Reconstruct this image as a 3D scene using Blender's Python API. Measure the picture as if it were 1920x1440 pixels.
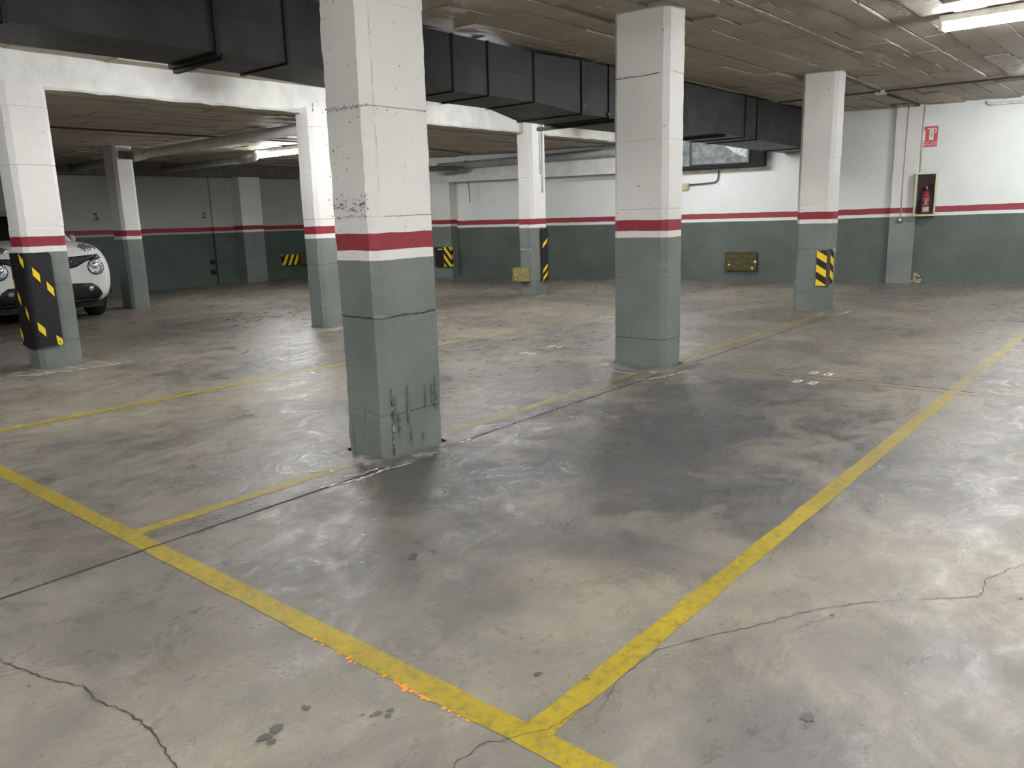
import bpy, bmesh, math, random
from mathutils import Vector, Matrix, noise
from mathutils.bvhtree import BVHTree
from mathutils.geometry import tessellate_polygon
random.seed(7)
for o in list(bpy.data.objects): bpy.data.objects.remove(o)
scn = bpy.context.scene
COL = scn.collection
PI = math.pi

# ------------------------------------------------------------------ camera
F, PITCH, ROLL, YAW, EYE = 1491.879, math.radians(12.0327), math.radians(-1.64947), math.radians(40.2326), 1.3
fw = Vector((math.cos(YAW)*math.cos(PITCH), math.sin(YAW)*math.cos(PITCH), -math.sin(PITCH)))
rt = Vector((math.sin(YAW), -math.cos(YAW), 0)); up = rt.cross(fw)
cr = rt*math.cos(ROLL) + up*math.sin(ROLL); cu = -rt*math.sin(ROLL) + up*math.cos(ROLL)
cam = bpy.data.cameras.new('camera'); cam_o = bpy.data.objects.new('camera', cam); COL.objects.link(cam_o)
cam.sensor_width = 36; cam.lens = F/1920*36; cam.clip_start = .05; cam.clip_end = 100
m = Matrix((cr, cu, -fw)).transposed().to_4x4(); m.translation = (0, 0, EYE); cam_o.matrix_world = m
scn.camera = cam_o

# ------------------------------------------------------------------ world, exposure
w = bpy.data.worlds.new('world'); scn.world = w; w.use_nodes = True
w.node_tree.nodes['Background'].inputs[0].default_value = (0.9, 0.95, 1, 1)
w.node_tree.nodes['Background'].inputs[1].default_value = 0.0
scn.view_settings.view_transform = 'Standard'; scn.view_settings.look = 'None'
scn.view_settings.gamma = 1; scn.view_settings.use_curve_mapping = False
scn.view_settings.exposure = 1.98
TUBE = 34.0           # emission of the fluorescent diffusers

# ------------------------------------------------------------------ node helpers
class NT:
    def __init__(s, name):
        s.m = bpy.data.materials.new(name); s.m.use_nodes = True; s.t = s.m.node_tree
        s.b = s.t.nodes['Principled BSDF']; s.out = s.t.nodes['Material Output']
    def n(s, typ, **k):
        nd = s.t.nodes.new(typ)
        for a, v in k.items(): setattr(nd, a, v)
        return nd
    def l(s, a, b): s.t.links.new(a, b)
    def pos(s):
        if not hasattr(s, '_p'): s._p = s.n('ShaderNodeNewGeometry').outputs['Position']
        return s._p
    def sc(s, v, f):
        nd = s.n('ShaderNodeVectorMath', operation='MULTIPLY'); s.l(v, nd.inputs[0]); nd.inputs[1].default_value = f; return nd.outputs[0]
    def noise(s, scale, detail=4, rough=.55, dist=0, vec=None, stretch=None):
        nd = s.n('ShaderNodeTexNoise'); nd.inputs['Scale'].default_value = scale; nd.inputs['Detail'].default_value = detail
        nd.inputs['Roughness'].default_value = rough; nd.inputs['Distortion'].default_value = dist
        v = vec or s.pos()
        if stretch: v = s.sc(v, stretch)
        s.l(v, nd.inputs['Vector']); return nd.outputs['Fac']
    def ramp(s, fac, a, b, va=0., vb=1.):
        nd = s.n('ShaderNodeMapRange', interpolation_type='SMOOTHSTEP'); s.l(fac, nd.inputs[0])
        nd.inputs[1].default_value = a; nd.inputs[2].default_value = b; nd.inputs[3].default_value = va; nd.inputs[4].default_value = vb
        return nd.outputs[0]
    def math(s, op, a, b=None, c=None):
        nd = s.n('ShaderNodeMath', operation=op)
        for i, v in enumerate((a, b, c)):
            if v is None: continue
            if isinstance(v, (int, float)): nd.inputs[i].default_value = v
            else: s.l(v, nd.inputs[i])
        return nd.outputs[0]
    def mix(s, fac, a, b, mode='MIX'):
        nd = s.n('ShaderNodeMix', data_type='RGBA', blend_type=mode)
        for i, v in ((0, fac), (6, a), (7, b)):
            if isinstance(v, (int, float)): nd.inputs[i].default_value = v
            elif isinstance(v, tuple): nd.inputs[i].default_value = v+(1,)
            else: s.l(v, nd.inputs[i])
        return nd.outputs[2]
    def bump(s, h, strength, dist, normal=None):
        nd = s.n('ShaderNodeBump'); nd.inputs['Strength'].default_value = strength; nd.inputs['Distance'].default_value = dist
        s.l(h, nd.inputs['Height'])
        if normal: s.l(normal, nd.inputs['Normal'])
        return nd.outputs[0]
    def col(s, c):
        if isinstance(c, tuple): s.b.inputs['Base Color'].default_value = c+(1,)
        else: s.l(c, s.b.inputs['Base Color'])
    def fin(s, rough=.6, metal=0, nrm=None, spec=.5):
        if isinstance(rough, (int, float)): s.b.inputs['Roughness'].default_value = rough
        else: s.l(rough, s.b.inputs['Roughness'])
        s.b.inputs['Metallic'].default_value = metal
        s.b.inputs['Specular IOR Level'].default_value = spec
        if nrm: s.l(nrm, s.b.inputs['Normal'])
        return s.m

def simple(name, c, rough=.6, metal=0, var=.15, scale=12, bump=.0, spec=.5, bscale=60):
    t = NT(name); nz = t.noise(scale, 5)
    k = t.ramp(nz, .3, .7)
    t.col(t.mix(k, tuple(v*(1-var) for v in c), tuple(min(1, v*(1+var)) for v in c)))
    n = t.bump(t.noise(bscale, 4), bump, .01) if bump else None
    return t.fin(rough, metal, n, spec)

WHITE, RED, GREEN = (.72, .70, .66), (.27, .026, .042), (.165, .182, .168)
def banded(name, zg=1.085, zw=1.137, zr=1.225, slope=(0, 0), scuff=1., lump=.5, green=GREEN, white=WHITE):
    """painted masonry: green dado, thin white line, red stripe, white above; edges wobble like brushwork"""
    t = NT(name); p = t.pos(); sep = t.n('ShaderNodeSeparateXYZ'); t.l(p, sep.inputs[0])
    z = sep.outputs[2]
    wob = t.math('MULTIPLY', t.math('SUBTRACT', t.noise(5, 2), .5), .014)
    wob2 = t.math('MULTIPLY', t.math('SUBTRACT', t.noise(70, 2), .5), .004)
    z = t.math('ADD', t.math('ADD', z, wob), wob2)
    if slope != (0, 0):
        # stripe drifts along the wall: z - slope*(y - y0)
        dy = t.math('SUBTRACT', sep.outputs[1 if slope[0] == 'y' else 0], slope[2])
        z = t.math('SUBTRACT', z, t.math('MAXIMUM', t.math('MULTIPLY', dy, slope[1]), t.math('MULTIPLY', dy, slope[3] if len(slope) > 3 else slope[1])))
    mg = t.math('GREATER_THAN', z, zg); mw = t.math('GREATER_THAN', z, zw); mr = t.math('GREATER_THAN', z, zr)
    v1 = t.ramp(t.noise(1.6, 5, .6), .3, .7); v2 = t.ramp(t.noise(14, 5, .65), .35, .7)
    g = t.mix(v1, tuple(c*.86 for c in green), tuple(c*1.14 for c in green))
    wh = t.mix(v1, tuple(c*.93 for c in white), white)
    c = t.mix(mg, g, wh); c = t.mix(mw, c, RED); c = t.mix(mr, c, wh)
    # dirt, scrapes and small pock marks
    dirt = t.ramp(t.noise(3.5, 8, .7, .4), .58, .78)
    c = t.mix(t.math('MULTIPLY', dirt, .20*scuff), c, (.12, .12, .10))
    streak = t.ramp(t.noise(1, 5, .6, 0, None, (16, 16, 1.6)), .60, .74)
    low = t.ramp(sep.outputs[2], .62, .05)
    c = t.mix(t.math('MULTIPLY', t.math('MULTIPLY', streak, low), .55*scuff), c, (.035, .04, .037))
    vor = t.n('ShaderNodeTexVoronoi'); vor.inputs['Scale'].default_value = 17; t.l(p, vor.inputs['Vector'])
    pock = t.math('LESS_THAN', vor.outputs['Distance'], t.math('MULTIPLY', t.ramp(t.noise(9, 2), .52, .74), .17))
    c = t.mix(t.math('MULTIPLY', pock, .7), c, (.10, .10, .09))
    h = t.math('ADD', t.math('MULTIPLY', t.noise(22, 6, .65), 1.), t.math('MULTIPLY', pock, -1.2))
    n = t.bump(h, lump, .012)
    t.col(c); return t.fin(t.ramp(v2, 0, 1, .42, .6), 0, n, .4)

M = {}
M['column'] = banded('painted_concrete', lump=.45)
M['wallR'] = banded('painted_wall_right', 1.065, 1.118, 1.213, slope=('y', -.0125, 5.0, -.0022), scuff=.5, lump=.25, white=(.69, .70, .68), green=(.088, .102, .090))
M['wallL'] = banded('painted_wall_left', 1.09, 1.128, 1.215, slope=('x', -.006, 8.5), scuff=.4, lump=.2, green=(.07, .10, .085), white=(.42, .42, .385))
M['whitebeam'] = simple('whitewashed_concrete', (.66, .655, .62), .6, 0, .10, 5, .5, .4, 25)

def soffit():
    t = NT('rough_ceiling_concrete')
    a = t.ramp(t.noise(2.2, 6, .6), .3, .7); b = t.ramp(t.noise(30, 5, .7), .3, .75)
    oi = t.n('ShaderNodeObjectInfo')
    c = t.mix(a, (.40, .355, .285), (.50, .455, .375)); c = t.mix(t.math('MULTIPLY', b, .35), c, (.30, .26, .205))
    c = t.mix(t.math('MULTIPLY', oi.outputs['Random'], .35), c, (.38, .30, .24))
    n = t.bump(t.noise(18, 8, .7), .8, .02)
    t.col(c); return t.fin(.55, 0, n, .35)
M['soffit'] = soffit()
M['joint_dark'] = simple('dark_joint', (.06, .055, .045), .9)
M['mortar'] = simple('pale_mortar_ridge', (.52, .50, .45), .7, 0, .2, 40, .5)
M['duct'] = simple('dark_duct_sheet', (.034, .037, .037), .5, .1, .3, 3, .08, .4, 4)
M['duct_rim'] = simple('duct_flange_black', (.012, .013, .014), .45, .2)
M['glint'] = simple('pale_panel_glint', (.34, .35, .37), .5, .3, .4, 20, 1, .5, 14)
M['sheet'] = simple('galvanised_sheet', (.13, .137, .14), .55, .3, .4, 9, .3, .5, 12)
M['black'] = simple('black_rubber', (.010, .010, .011), .55, 0, .2, 10, .2)
M['matblack'] = simple('dark_void', (.012, .012, .012), .9)
M['yellow'] = simple('yellow_vinyl', (.86, .60, .02), .4, 0, .05)
M['pvc'] = simple('grey_white_pipe', (.66, .66, .61), .4, 0, .12, 6)
M['pvcdark'] = simple('grey_pipe', (.30, .31, .30), .45, 0, .12, 6)
M['conduit'] = simple('painted_conduit', (.60, .60, .56), .45)
M['cable'] = simple('brown_conduit', (.06, .045, .035), .6)
M['greycond'] = simple('dark_grey_conduit', (.09, .09, .085), .5)
M['lampbody'] = simple('lamp_housing', (.62, .62, .58), .4)
M['foam'] = simple('mineral_foam', (.30, .25, .10), .95, 0, .45, 60, 1, .2, 90)
M['olive'] = simple('dark_olive_foam', (.085, .072, .030), .95, 0, .45, 35, 1, .2, 70)
M['redpaint'] = simple('fire_red', (.33, .012, .02), .35)
M['signred'] = simple('sign_red', (.50, .02, .025), .4)
M['signwhite'] = simple('sign_white', (.75, .74, .70), .4)
M['siggrey'] = simple('sign_pale', (.45, .48, .36), .5)
M['chrome'] = simple('bright_metal', (.7, .7, .7), .25, 1)
M['beige'] = simple('yellowed_plastic', (.42, .34, .20), .5)
M['plaster'] = simple('broken_plaster', (.34, .30, .24), .9, 0, .5, 50, 1)
M['blackink'] = simple('black_paint', (.004, .004, .004), .6)
M['carwhite'] = simple('white_car_paint', (.88, .88, .87), .22, 0, .02)
M['carblack'] = simple('black_car_plastic', (.008, .008, .009), .45)
M['carglass'] = simple('dark_windscreen', (.006, .007, .008), .05, 0, .1, 5, 0, .6)
M['tyre'] = simple('tyre_rubber', (.012, .012, .012), .8)
M['platewhite'] = simple('number_plate', (.75, .75, .73), .4)
M['orangeflake'] = simple('orange_underpaint', (.62, .22, .03), .7)
M['oil'] = simple('dark_floor_spot', (.075, .069, .06), .55)
M['whitescuff'] = simple('white_floor_scuff', (.50, .49, .46), .6, 0, .35, 40)
M['crack'] = simple('floor_crack_dark', (.035, .03, .025), .95)
M['fadedwhite'] = simple('stencil_white', (.86, .86, .84), .5, 0, .08, 60)
M['brownback'] = simple('cabinet_back', (.075, .022, .028), .5)
M['olivemetal'] = simple('olive_brass_frame', (.34, .34, .22), .35, .4)
def glassmat():
    t = NT('cabinet_glass'); t.b.inputs['Base Color'].default_value = (1, 1, 1, 1); t.b.inputs['Transmission Weight'].default_value = 1
    t.b.inputs['Roughness'].default_value = .02; t.b.inputs['IOR'].default_value = 1.12; return t.m
M['glass'] = glassmat()
def headglass():
    t = NT('lamp_lens'); v = t.n('ShaderNodeTexVoronoi'); v.inputs['Scale'].default_value = 60; t.l(t.pos(), v.inputs['Vector'])
    t.col(t.mix(t.ramp(v.outputs['Distance'], 0, .7), (.10, .11, .13), (.75, .78, .82)))
    return t.fin(.12, .75, t.bump(v.outputs['Distance'], .6, .01))
M['lens'] = headglass()
def emis(name, c, s):
    m_ = bpy.data.materials.new(name); m_.use_nodes = True; b = m_.node_tree.nodes['Principled BSDF']
    b.inputs['Base Color'].default_value = (.8, .8, .8, 1); b.inputs['Emission Color'].default_value = c+(1,); b.inputs['Emission Strength'].default_value = s
    return m_
M['tube'] = emis('lit_fluorescent_diffuser', (.955, .985, 1.0), TUBE)
def stripes(name, axis, k, period, ph=0):
    """flat printed hazard stripes; k = slope of z against the horizontal axis"""
    t = NT(name); sep = t.n('ShaderNodeSeparateXYZ'); t.l(t.pos(), sep.inputs[0])
    v = t.math('ADD', sep.outputs[2], t.math('MULTIPLY', sep.outputs[axis], k))
    f = t.math('FRACT', t.math('DIVIDE', t.math('ADD', v, ph), period))
    t.col(t.mix(t.math('GREATER_THAN', f, .5), (.012, .011, .010), (.88, .60, .015))); return t.fin(.45)

# shared concrete colour for floor and for worn paint on it
def concrete_nodes(t):
    p = t.pos()
    a = t.ramp(t.noise(.55, 6, .6, .6), .35, .66)
    b = t.ramp(t.noise(1.7, 8, .65, 1.2), .38, .68)
    c_ = t.ramp(t.noise(9, 8, .7, .5), .35, .7)
    col = t.mix(a, (.100, .090, .077), (.270, .230, .168))
    br = t.ramp(t.noise(.9, 7, .65, 1.5, None, (1.3, 1, 1)), .50, .68)
    col = t.mix(t.math('MULTIPLY', br, .6), col, (.175, .132, .083))
    col = t.mix(t.math('MULTIPLY', b, .42), col, (.315, .280, .222))
    col = t.mix(t.math('MULTIPLY', c_, .28), col, (.15, .138, .120))
    cl = t.ramp(t.noise(1.25, 7, .68, .8), .47, .64)
    col = t.mix(t.math('MULTIPLY', cl, .42), col, (.105, .098, .086))
    # brushed, swirling grime
    sw = t.ramp(t.noise(3.2, 9, .72, 2.5, None, (1, 1.6, 1)), .46, .80)
    col = t.mix(t.math('MULTIPLY', sw, .50), col, (.085, .080, .078))
    # big rounded patches, darker towards their middle, with broken edges
    for (x, y, r, s) in ((3.75, 2.15, 1.45, .78), (4.9, 2.35, 1.2, .6), (2.7, 2.75, .7, .6), (1.75, .55, .42, .35), (2.45, .30, .3, .4),
                         (3.0, 2.95, .35, .45), (2.2, 3.9, .5, .25), (6.5, 4.2, 1.1, .25), (4.9, 4.0, .8, .3), (.7, 1.2, .5, .2)):
        d = t.n('ShaderNodeVectorMath', operation='DISTANCE'); t.l(p, d.inputs[0]); d.inputs[1].default_value = (x, y, 0)
        dd = t.math('ADD', d.outputs['Value'], t.math('MULTIPLY', t.math('SUBTRACT', b, .5), r*.7))
        col = t.mix(t.math('MULTIPLY', t.ramp(dd, r, r*.2), s), col, (.062, .062, .066))
    # pale wear dust near column feet
    fine = t.noise(85, 3, .6)
    col = t.mix(t.math('MULTIPLY', t.ramp(fine, .35, .70), .32), col, (.09, .085, .08))
    return col
def floor_bump(t):
    h1 = t.noise(2.6, 9, .68, 1.8, None, (1, 1.3, 1)); h2 = t.noise(17, 9, .75, .8)
    n1 = t.bump(h1, .32, .022); return t.bump(h2, .55, .004, n1)
def floor_mat():
    t = NT('stained_concrete_floor'); col = concrete_nodes(t); t.col(col)
    r = t.ramp(t.noise(3.0, 10, .78, 1.2, None, (1, 1.4, 1)), .38, .62, .23, .56)
    return t.fin(r, 0, floor_bump(t), .55)
M['floor'] = floor_mat()
def worn(name, paint, wear, fade=None):
    t = NT(name); c = concrete_nodes(t)
    v = t.ramp(t.noise(1.1, 5, .6), .3, .7)
    pc = t.mix(v, tuple(x*.72 for x in paint), paint)
    grime = t.ramp(t.noise(24, 8, .8), .44, .66); pc = t.mix(t.math('MULTIPLY', grime, .72), pc, (.10, .08, .022))
    f = t.ramp(t.noise(7, 8, .75, .4), wear-.13, wear+.13)
    t.col(t.mix(f, pc, c)); return t.fin(.45, 0, floor_bump(t), .45)
M['line_fresh'] = worn('yellow_line_paint', (.36, .26, .010), .70)
M['line_mid'] = worn('yellow_line_paint_worn', (.36, .28, .06), .53)
M['line_old'] = worn('yellow_line_paint_faded', (.33, .26, .09), .45)
def mound():
    t = NT('grout_mound'); c = concrete_nodes(t)
    f = t.ramp(t.noise(5, 6, .7), .5, .72); t.col(t.mix(f, c, (.42, .41, .38))); return t.fin(.5, 0, floor_bump(t), .5)
M['mound'] = mound()

# ------------------------------------------------------------------ mesh helpers
def obj(name, bm, mat, parent=None, smooth=False, mats=None):
    me = bpy.data.meshes.new(name); bmesh.ops.recalc_face_normals(bm, faces=bm.faces[:]); bm.to_mesh(me); bm.free()
    for mm in (mats or [mat]): me.materials.append(mm)
    if smooth:
        for f in me.polygons: f.use_smooth = True
    o = bpy.data.objects.new(name, me); COL.objects.link(o)
    if parent: o.parent = parent
    return o
def thing(name, label, cat, loc=(0, 0, 0), rz=0, group=None):
    o = bpy.data.objects.new(name, None); COL.objects.link(o); o.location = loc; o.rotation_euler = (0, 0, rz)
    o.empty_display_size = .1; o['label'] = label; o['category'] = cat
    if group: o['group'] = group
    return o
def tag(o, label, cat, group=None):
    o['label'] = label; o['category'] = cat
    if group: o['group'] = group
    return o
def struct(o): o['kind'] = 'structure'; return o
def box(bm, x0, x1, y0, y1, z0, z1, bev=0):
    vs = [bm.verts.new((x, y, z)) for z in (z0, z1) for y in (y0, y1) for x in (x0, x1)]
    fs = [bm.faces.new([vs[i] for i in q]) for q in ((0, 2, 3, 1), (4, 5, 7, 6), (0, 1, 5, 4), (2, 6, 7, 3), (0, 4, 6, 2), (1, 3, 7, 5))]
    if bev:
        es = {e for f in fs for e in f.edges}
        bmesh.ops.bevel(bm, geom=list(es), offset=bev, segments=2, affect='EDGES', profile=.5)
    return bm
def bx(*a, **k): return box(bmesh.new(), *a, **k)
def tube(bm, pts, r, seg=12, cap=True):
    pts = [Vector(p) for p in pts]; rings = []
    prev = None
    for i, p in enumerate(pts):
        d = (pts[min(i+1, len(pts)-1)]-pts[max(i-1, 0)]).normalized()
        a = Vector((0, 0, 1)) if abs(d.z) < .9 else Vector((1, 0, 0))
        u = d.cross(a).normalized() if prev is None else (prev-d*prev.dot(d)).normalized()
        prev = u; v = d.cross(u)
        rr = r[i] if isinstance(r, (list, tuple)) else r
        rings.append([bm.verts.new(p+(u*math.cos(t)+v*math.sin(t))*rr) for t in [2*PI*k/seg for k in range(seg)]])
    for a, b in zip(rings, rings[1:]):
        for k in range(seg): bm.faces.new((a[k], a[(k+1) % seg], b[(k+1) % seg], b[k]))
    if cap: bm.faces.new(rings[0][::-1]); bm.faces.new(rings[-1])
    return bm
def bend(pts, r=.08, n=6):
    """rounds the corners of a polyline"""
    pts = [Vector(p) for p in pts]; out = [pts[0]]
    for a, b, c in zip(pts, pts[1:], pts[2:]):
        p0 = b+(a-b).normalized()*r; p1 = b+(c-b).normalized()*r
        for i in range(n+1):
            t = i/n; out.append(p0*(1-t)**2+b*2*t*(1-t)+p1*t*t)
    out.append(pts[-1]); return out
def poly_prism(bm, pts, z0, z1):
    lo = [bm.verts.new((x, y, z0)) for x, y in pts]; hi = [bm.verts.new((x, y, z1)) for x, y in pts]; n = len(pts)
    bm.faces.new(lo[::-1]); bm.faces.new(hi)
    for i in range(n): bm.faces.new((lo[i], lo[(i+1) % n], hi[(i+1) % n], hi[i]))
    return bm
# the oblique right wall: s = y of the foot on the wall, d = distance into the room
LW = math.hypot(1, .211); NW = Vector((-1/LW, -.211/LW, 0)); TW = Vector((-.211/LW, 1/LW, 0))
def W(s, d=0, z=0): return Vector((15.133-.211*s, s, z))+NW*d
def wbox(bm, s0, s1, d0, d1, z0, z1):
    vs = [bm.verts.new(W(s, d, z)) for z in (z0, z1) for d in (d0, d1) for s in (s0, s1)]
    for q in ((0, 2, 3, 1), (4, 5, 7, 6), (0, 1, 5, 4), (2, 6, 7, 3), (0, 4, 6, 2), (1, 3, 7, 5)): bm.faces.new([vs[i] for i in q])
    return bm
def wb(*a): return wbox(bmesh.new(), *a)
CEIL, LOW = 2.82, 2.49

# ------------------------------------------------------------------ the room
X0, Y0, YL = -5.5, -7., 15.9
wx = lambda y: 15.133-.211*y
bm = bmesh.new()
vs = [bm.verts.new(p) for p in ((X0, Y0, 0), (wx(Y0), Y0, 0), (wx(YL), YL, 0), (X0, YL, 0))]; bm.faces.new(vs)
lo = [bm.verts.new((v.co.x, v.co.y, -.2)) for v in vs]; bm.faces.new(lo[::-1])
for i in range(4): bm.faces.new((vs[i], lo[i], lo[(i+1) % 4], vs[(i+1) % 4]))
floor = struct(obj('floor', bm, M['floor']))
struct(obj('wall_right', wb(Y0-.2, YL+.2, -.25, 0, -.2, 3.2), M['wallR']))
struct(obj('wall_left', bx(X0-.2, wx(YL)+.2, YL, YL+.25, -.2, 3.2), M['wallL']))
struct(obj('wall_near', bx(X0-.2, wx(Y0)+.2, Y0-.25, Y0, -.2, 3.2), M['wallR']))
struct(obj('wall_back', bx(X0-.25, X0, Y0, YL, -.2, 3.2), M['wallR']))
bm = bmesh.new(); poly_prism(bm, [(X0, Y0), (wx(Y0), Y0), (wx(8.2), 8.2), (X0, 8.2)], CEIL+.03, CEIL+.3)
ceiling = struct(obj('ceiling', bm, M['soffit']))
bm = bmesh.new(); poly_prism(bm, [(X0, 8.2), (wx(8.2), 8.2), (wx(YL), YL), (X0, YL)], LOW+.03, CEIL+.3)
ceiling2 = struct(obj('ceiling', bm, M['soffit']))

# ceiling panels: rough blocks .87 x .24 m, uneven edges, some proud of their neighbours
def panel_mesh(lx, ly, seed):
    rnd = random.Random(seed); bm = bmesh.new(); n = 5; k = 2
    rim = []
    for i in range(n): rim.append((-lx/2+lx*i/n, -ly/2))
    for i in range(k): rim.append((lx/2, -ly/2+ly*i/k))
    for i in range(n): rim.append((lx/2-lx*i/n, ly/2))
    for i in range(k): rim.append((-lx/2, ly/2-ly*i/k))
    J = .007
    lowr = [bm.verts.new((x+rnd.uniform(-J, J), y+rnd.uniform(-J, J), rnd.uniform(-.003, .003))) for x, y in rim]
    top = [bm.verts.new((v.co.x*1.005, v.co.y*1.01, .05)) for v in lowr]
    N = len(rim); c = bm.verts.new((rnd.uniform(-.1, .1), rnd.uniform(-.03, .03), rnd.uniform(-.006, .004)))
    for i in range(N):
        bm.faces.new((lowr[(i+1) % N], lowr[i], c)); bm.faces.new((lowr[i], lowr[(i+1) % N], top[(i+1) % N], top[i]))
    me = bpy.data.meshes.new('ceiling_panel'); bmesh.ops.recalc_face_normals(bm, faces=bm.faces[:]); bm.to_mesh(me); bm.free(); me.materials.append(M['soffit']); return me
PM = [panel_mesh(.863, .234, s) for s in range(16)]
def in_col(x, y):
    return any(a-.1 < x < b+.1 and c-.03 < y < d+.03 for a, b, c, d in ((5.7, 6.1, 3.1, 3.8), (9.9, 10.3, 3.2, 3.8)))
rnd = random.Random(3); cnt = 0; rest = bmesh.new(); mort = bmesh.new()
def stuff_panel(bmx, x, y, z, seed, rot=0):
    r2 = random.Random(seed); b = bmesh.new(); b.from_mesh(PM[r2.randrange(16)])
    for v in b.verts: v.co = Matrix.Rotation(r2.uniform(-.006, .006)+rot, 3, 'Z') @ v.co + Vector((x, y, z))
    me = bpy.data.meshes.new('t'); b.to_mesh(me); b.free(); bmx.from_mesh(me); bpy.data.meshes.remove(me)
def ridge(bmx, x, y, z, l, ang, wd, seed):
    """a thin uneven lip of squeezed-out mortar hanging under a joint"""
    r2 = random.Random(seed); n = max(3, int(l/.04)); d = Vector((math.cos(ang), math.sin(ang), 0)); q = Vector((-d.y, d.x, 0))
    A, B, C_ = [], [], []
    for i in range(n+1):
        p = Vector((x, y, z))+d*(l*i/n)+q*r2.uniform(-.003, .003); w_ = wd*r2.uniform(.25, 1)*(0.3 if i in (0, n) else 1)
        A.append(bmx.verts.new(p-q*w_)); B.append(bmx.verts.new(p+Vector((0, 0, -w_*r2.uniform(.5, 1.1))))); C_.append(bmx.verts.new(p+q*w_))
    for i in range(n):
        bmx.faces.new((A[i], A[i+1], B[i+1], B[i])); bmx.faces.new((B[i], B[i+1], C_[i+1], C_[i]))
row = 0; y = -1.25
ys = []
while y < 8.0: ys.append(y); y += .244
for row, y in enumerate(ys):
    off = (0, 0, .31, 0, .46, 0, .12)[row % 7]
    x = 2.5+off-.87
    while x < wx(y)-.45:
        px_, py_ = x+.435+.0, y+.122
        zz = CEIL+rnd.uniform(-.006, .008); tilt = (rnd.uniform(-.035, .035), rnd.uniform(-.013, .013))
        if rnd.random() < .2: zz -= .010
        if not in_col(px_, py_) and not (row % 7 == 6):
            if 5.6 < px_ and y < 4.7 and (y > -.2 or px_ > 9) and cnt < 232:
                o = bpy.data.objects.new('ceiling_panel', rnd.choice(PM)); COL.objects.link(o); o.parent = ceiling
                o.location = (px_, py_, zz); o.rotation_euler = (tilt[0], tilt[1], rnd.uniform(-.006, .006)+(PI if rnd.random() < .5 else 0)); cnt += 1
            elif not (4.85 < y < 5.8 and px_ < 14) : stuff_panel(rest, px_, py_, zz, rnd.random())
        elif not in_col(px_, py_): stuff_panel(rest, px_, py_, CEIL+.012, rnd.random())
        if rnd.random() < .42: ridge(mort, x+rnd.uniform(0, .4), y, CEIL-.001, rnd.uniform(.15, .6), 0, rnd.uniform(.003, .009), rnd.random())
        if rnd.random() < .26: ridge(mort, x, y+.02, CEIL-.001, rnd.uniform(.1, .2), PI/2, rnd.uniform(.003, .008), rnd.random())
        x += .87
ridge(mort, 6.0, 2.8, CEIL-.002, 4.3, 0, .009, 5)
ridge(mort, 5.6, 1.9, CEIL-.002, 1.6, 0, .008, 6); ridge(mort, 8.75, 2.47, CEIL-.002, .9, PI/2*0.02, .012, 8)
r_ = obj('ceiling_panel', rest, M['soffit'], ceiling); r_['kind'] = 'stuff'
r_ = obj('mortar_ridge', mort, M['mortar'], ceiling); r_['kind'] = 'stuff'
# low ceiling beyond the step
rest = bmesh.new(); mort = bmesh.new(); y = 8.3
row = 0
while y < 15.5:
    x = 1.4+(.31 if row % 3 == 1 else 0)
    while x < wx(y)-.5:
        zz = LOW+rnd.uniform(-.004, .012)
        if y < 11.4 and 3.0 < x < 11 and cnt < 290:
            o = bpy.data.objects.new('ceiling_panel', rnd.choice(PM)); COL.objects.link(o); o.parent = ceiling2
            o.location = (x+.435, y+.122, zz); o.rotation_euler = (rnd.uniform(-.008, .008), rnd.uniform(-.005, .005), PI*rnd.randrange(2)); cnt += 1
        else: stuff_panel(rest, x+.435, y+.122, zz, rnd.random())
        if rnd.random() < .12: ridge(mort, x, y, LOW-.001, rnd.uniform(.15, .5), PI/2*rnd.randrange(2), .005, rnd.random())
        x += .87
    y += .244; row += 1
r_ = obj('ceiling_panel', rest, M['soffit'], ceiling2); r_['kind'] = 'stuff'
r_ = obj('mortar_ridge', mort, M['mortar'], ceiling2); r_['kind'] = 'stuff'

# whitewashed step beam carrying the edge of the low ceiling
bm = bmesh.new(); N = 150; xa, xb = X0, wx(8.0)
r2 = random.Random(11)
prof = []
for i in range(N+1):
    x = xa+(xb-xa)*i/N; j = r2.uniform(-.008, .006)
    prof.append([bm.verts.new(p) for p in ((x, 8.0, 2.83), (x, 7.995+r2.uniform(-.002, .002), 2.68), (x, 8.0, LOW+.045), (x, 8.012+r2.uniform(0, .006), LOW+.022+j), (x, 8.25, LOW+.02), (x, 8.25, 2.83))])
for a, b in zip(prof, prof[1:]):
    for k in range(5): bm.faces.new((a[k], b[k], b[k+1], a[k+1])).material_index = 1 if k == 3 else 0
tag(obj('concrete_beam', bm, None, mats=[M['whitebeam'], M['soffit']]), 'long whitewashed concrete beam under the black duct with a ragged lower edge', 'beam')
tag(obj('concrete_beam', wb(8.25, 15.3, 0, .30, 1.995, LOW+.01), M['whitebeam']), 'white boxed beam along the far wall below the grey pipe', 'beam')
tag(obj('concrete_beam', bx(X0, 11.2, 15.55, 15.9, 2.235, LOW+.01), simple('unpainted_dark_concrete', (.13, .125, .11), .7, 0, .2, 5, .4)), 'dim beam along the top of the wall painted 3 and 2', 'beam')

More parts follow.
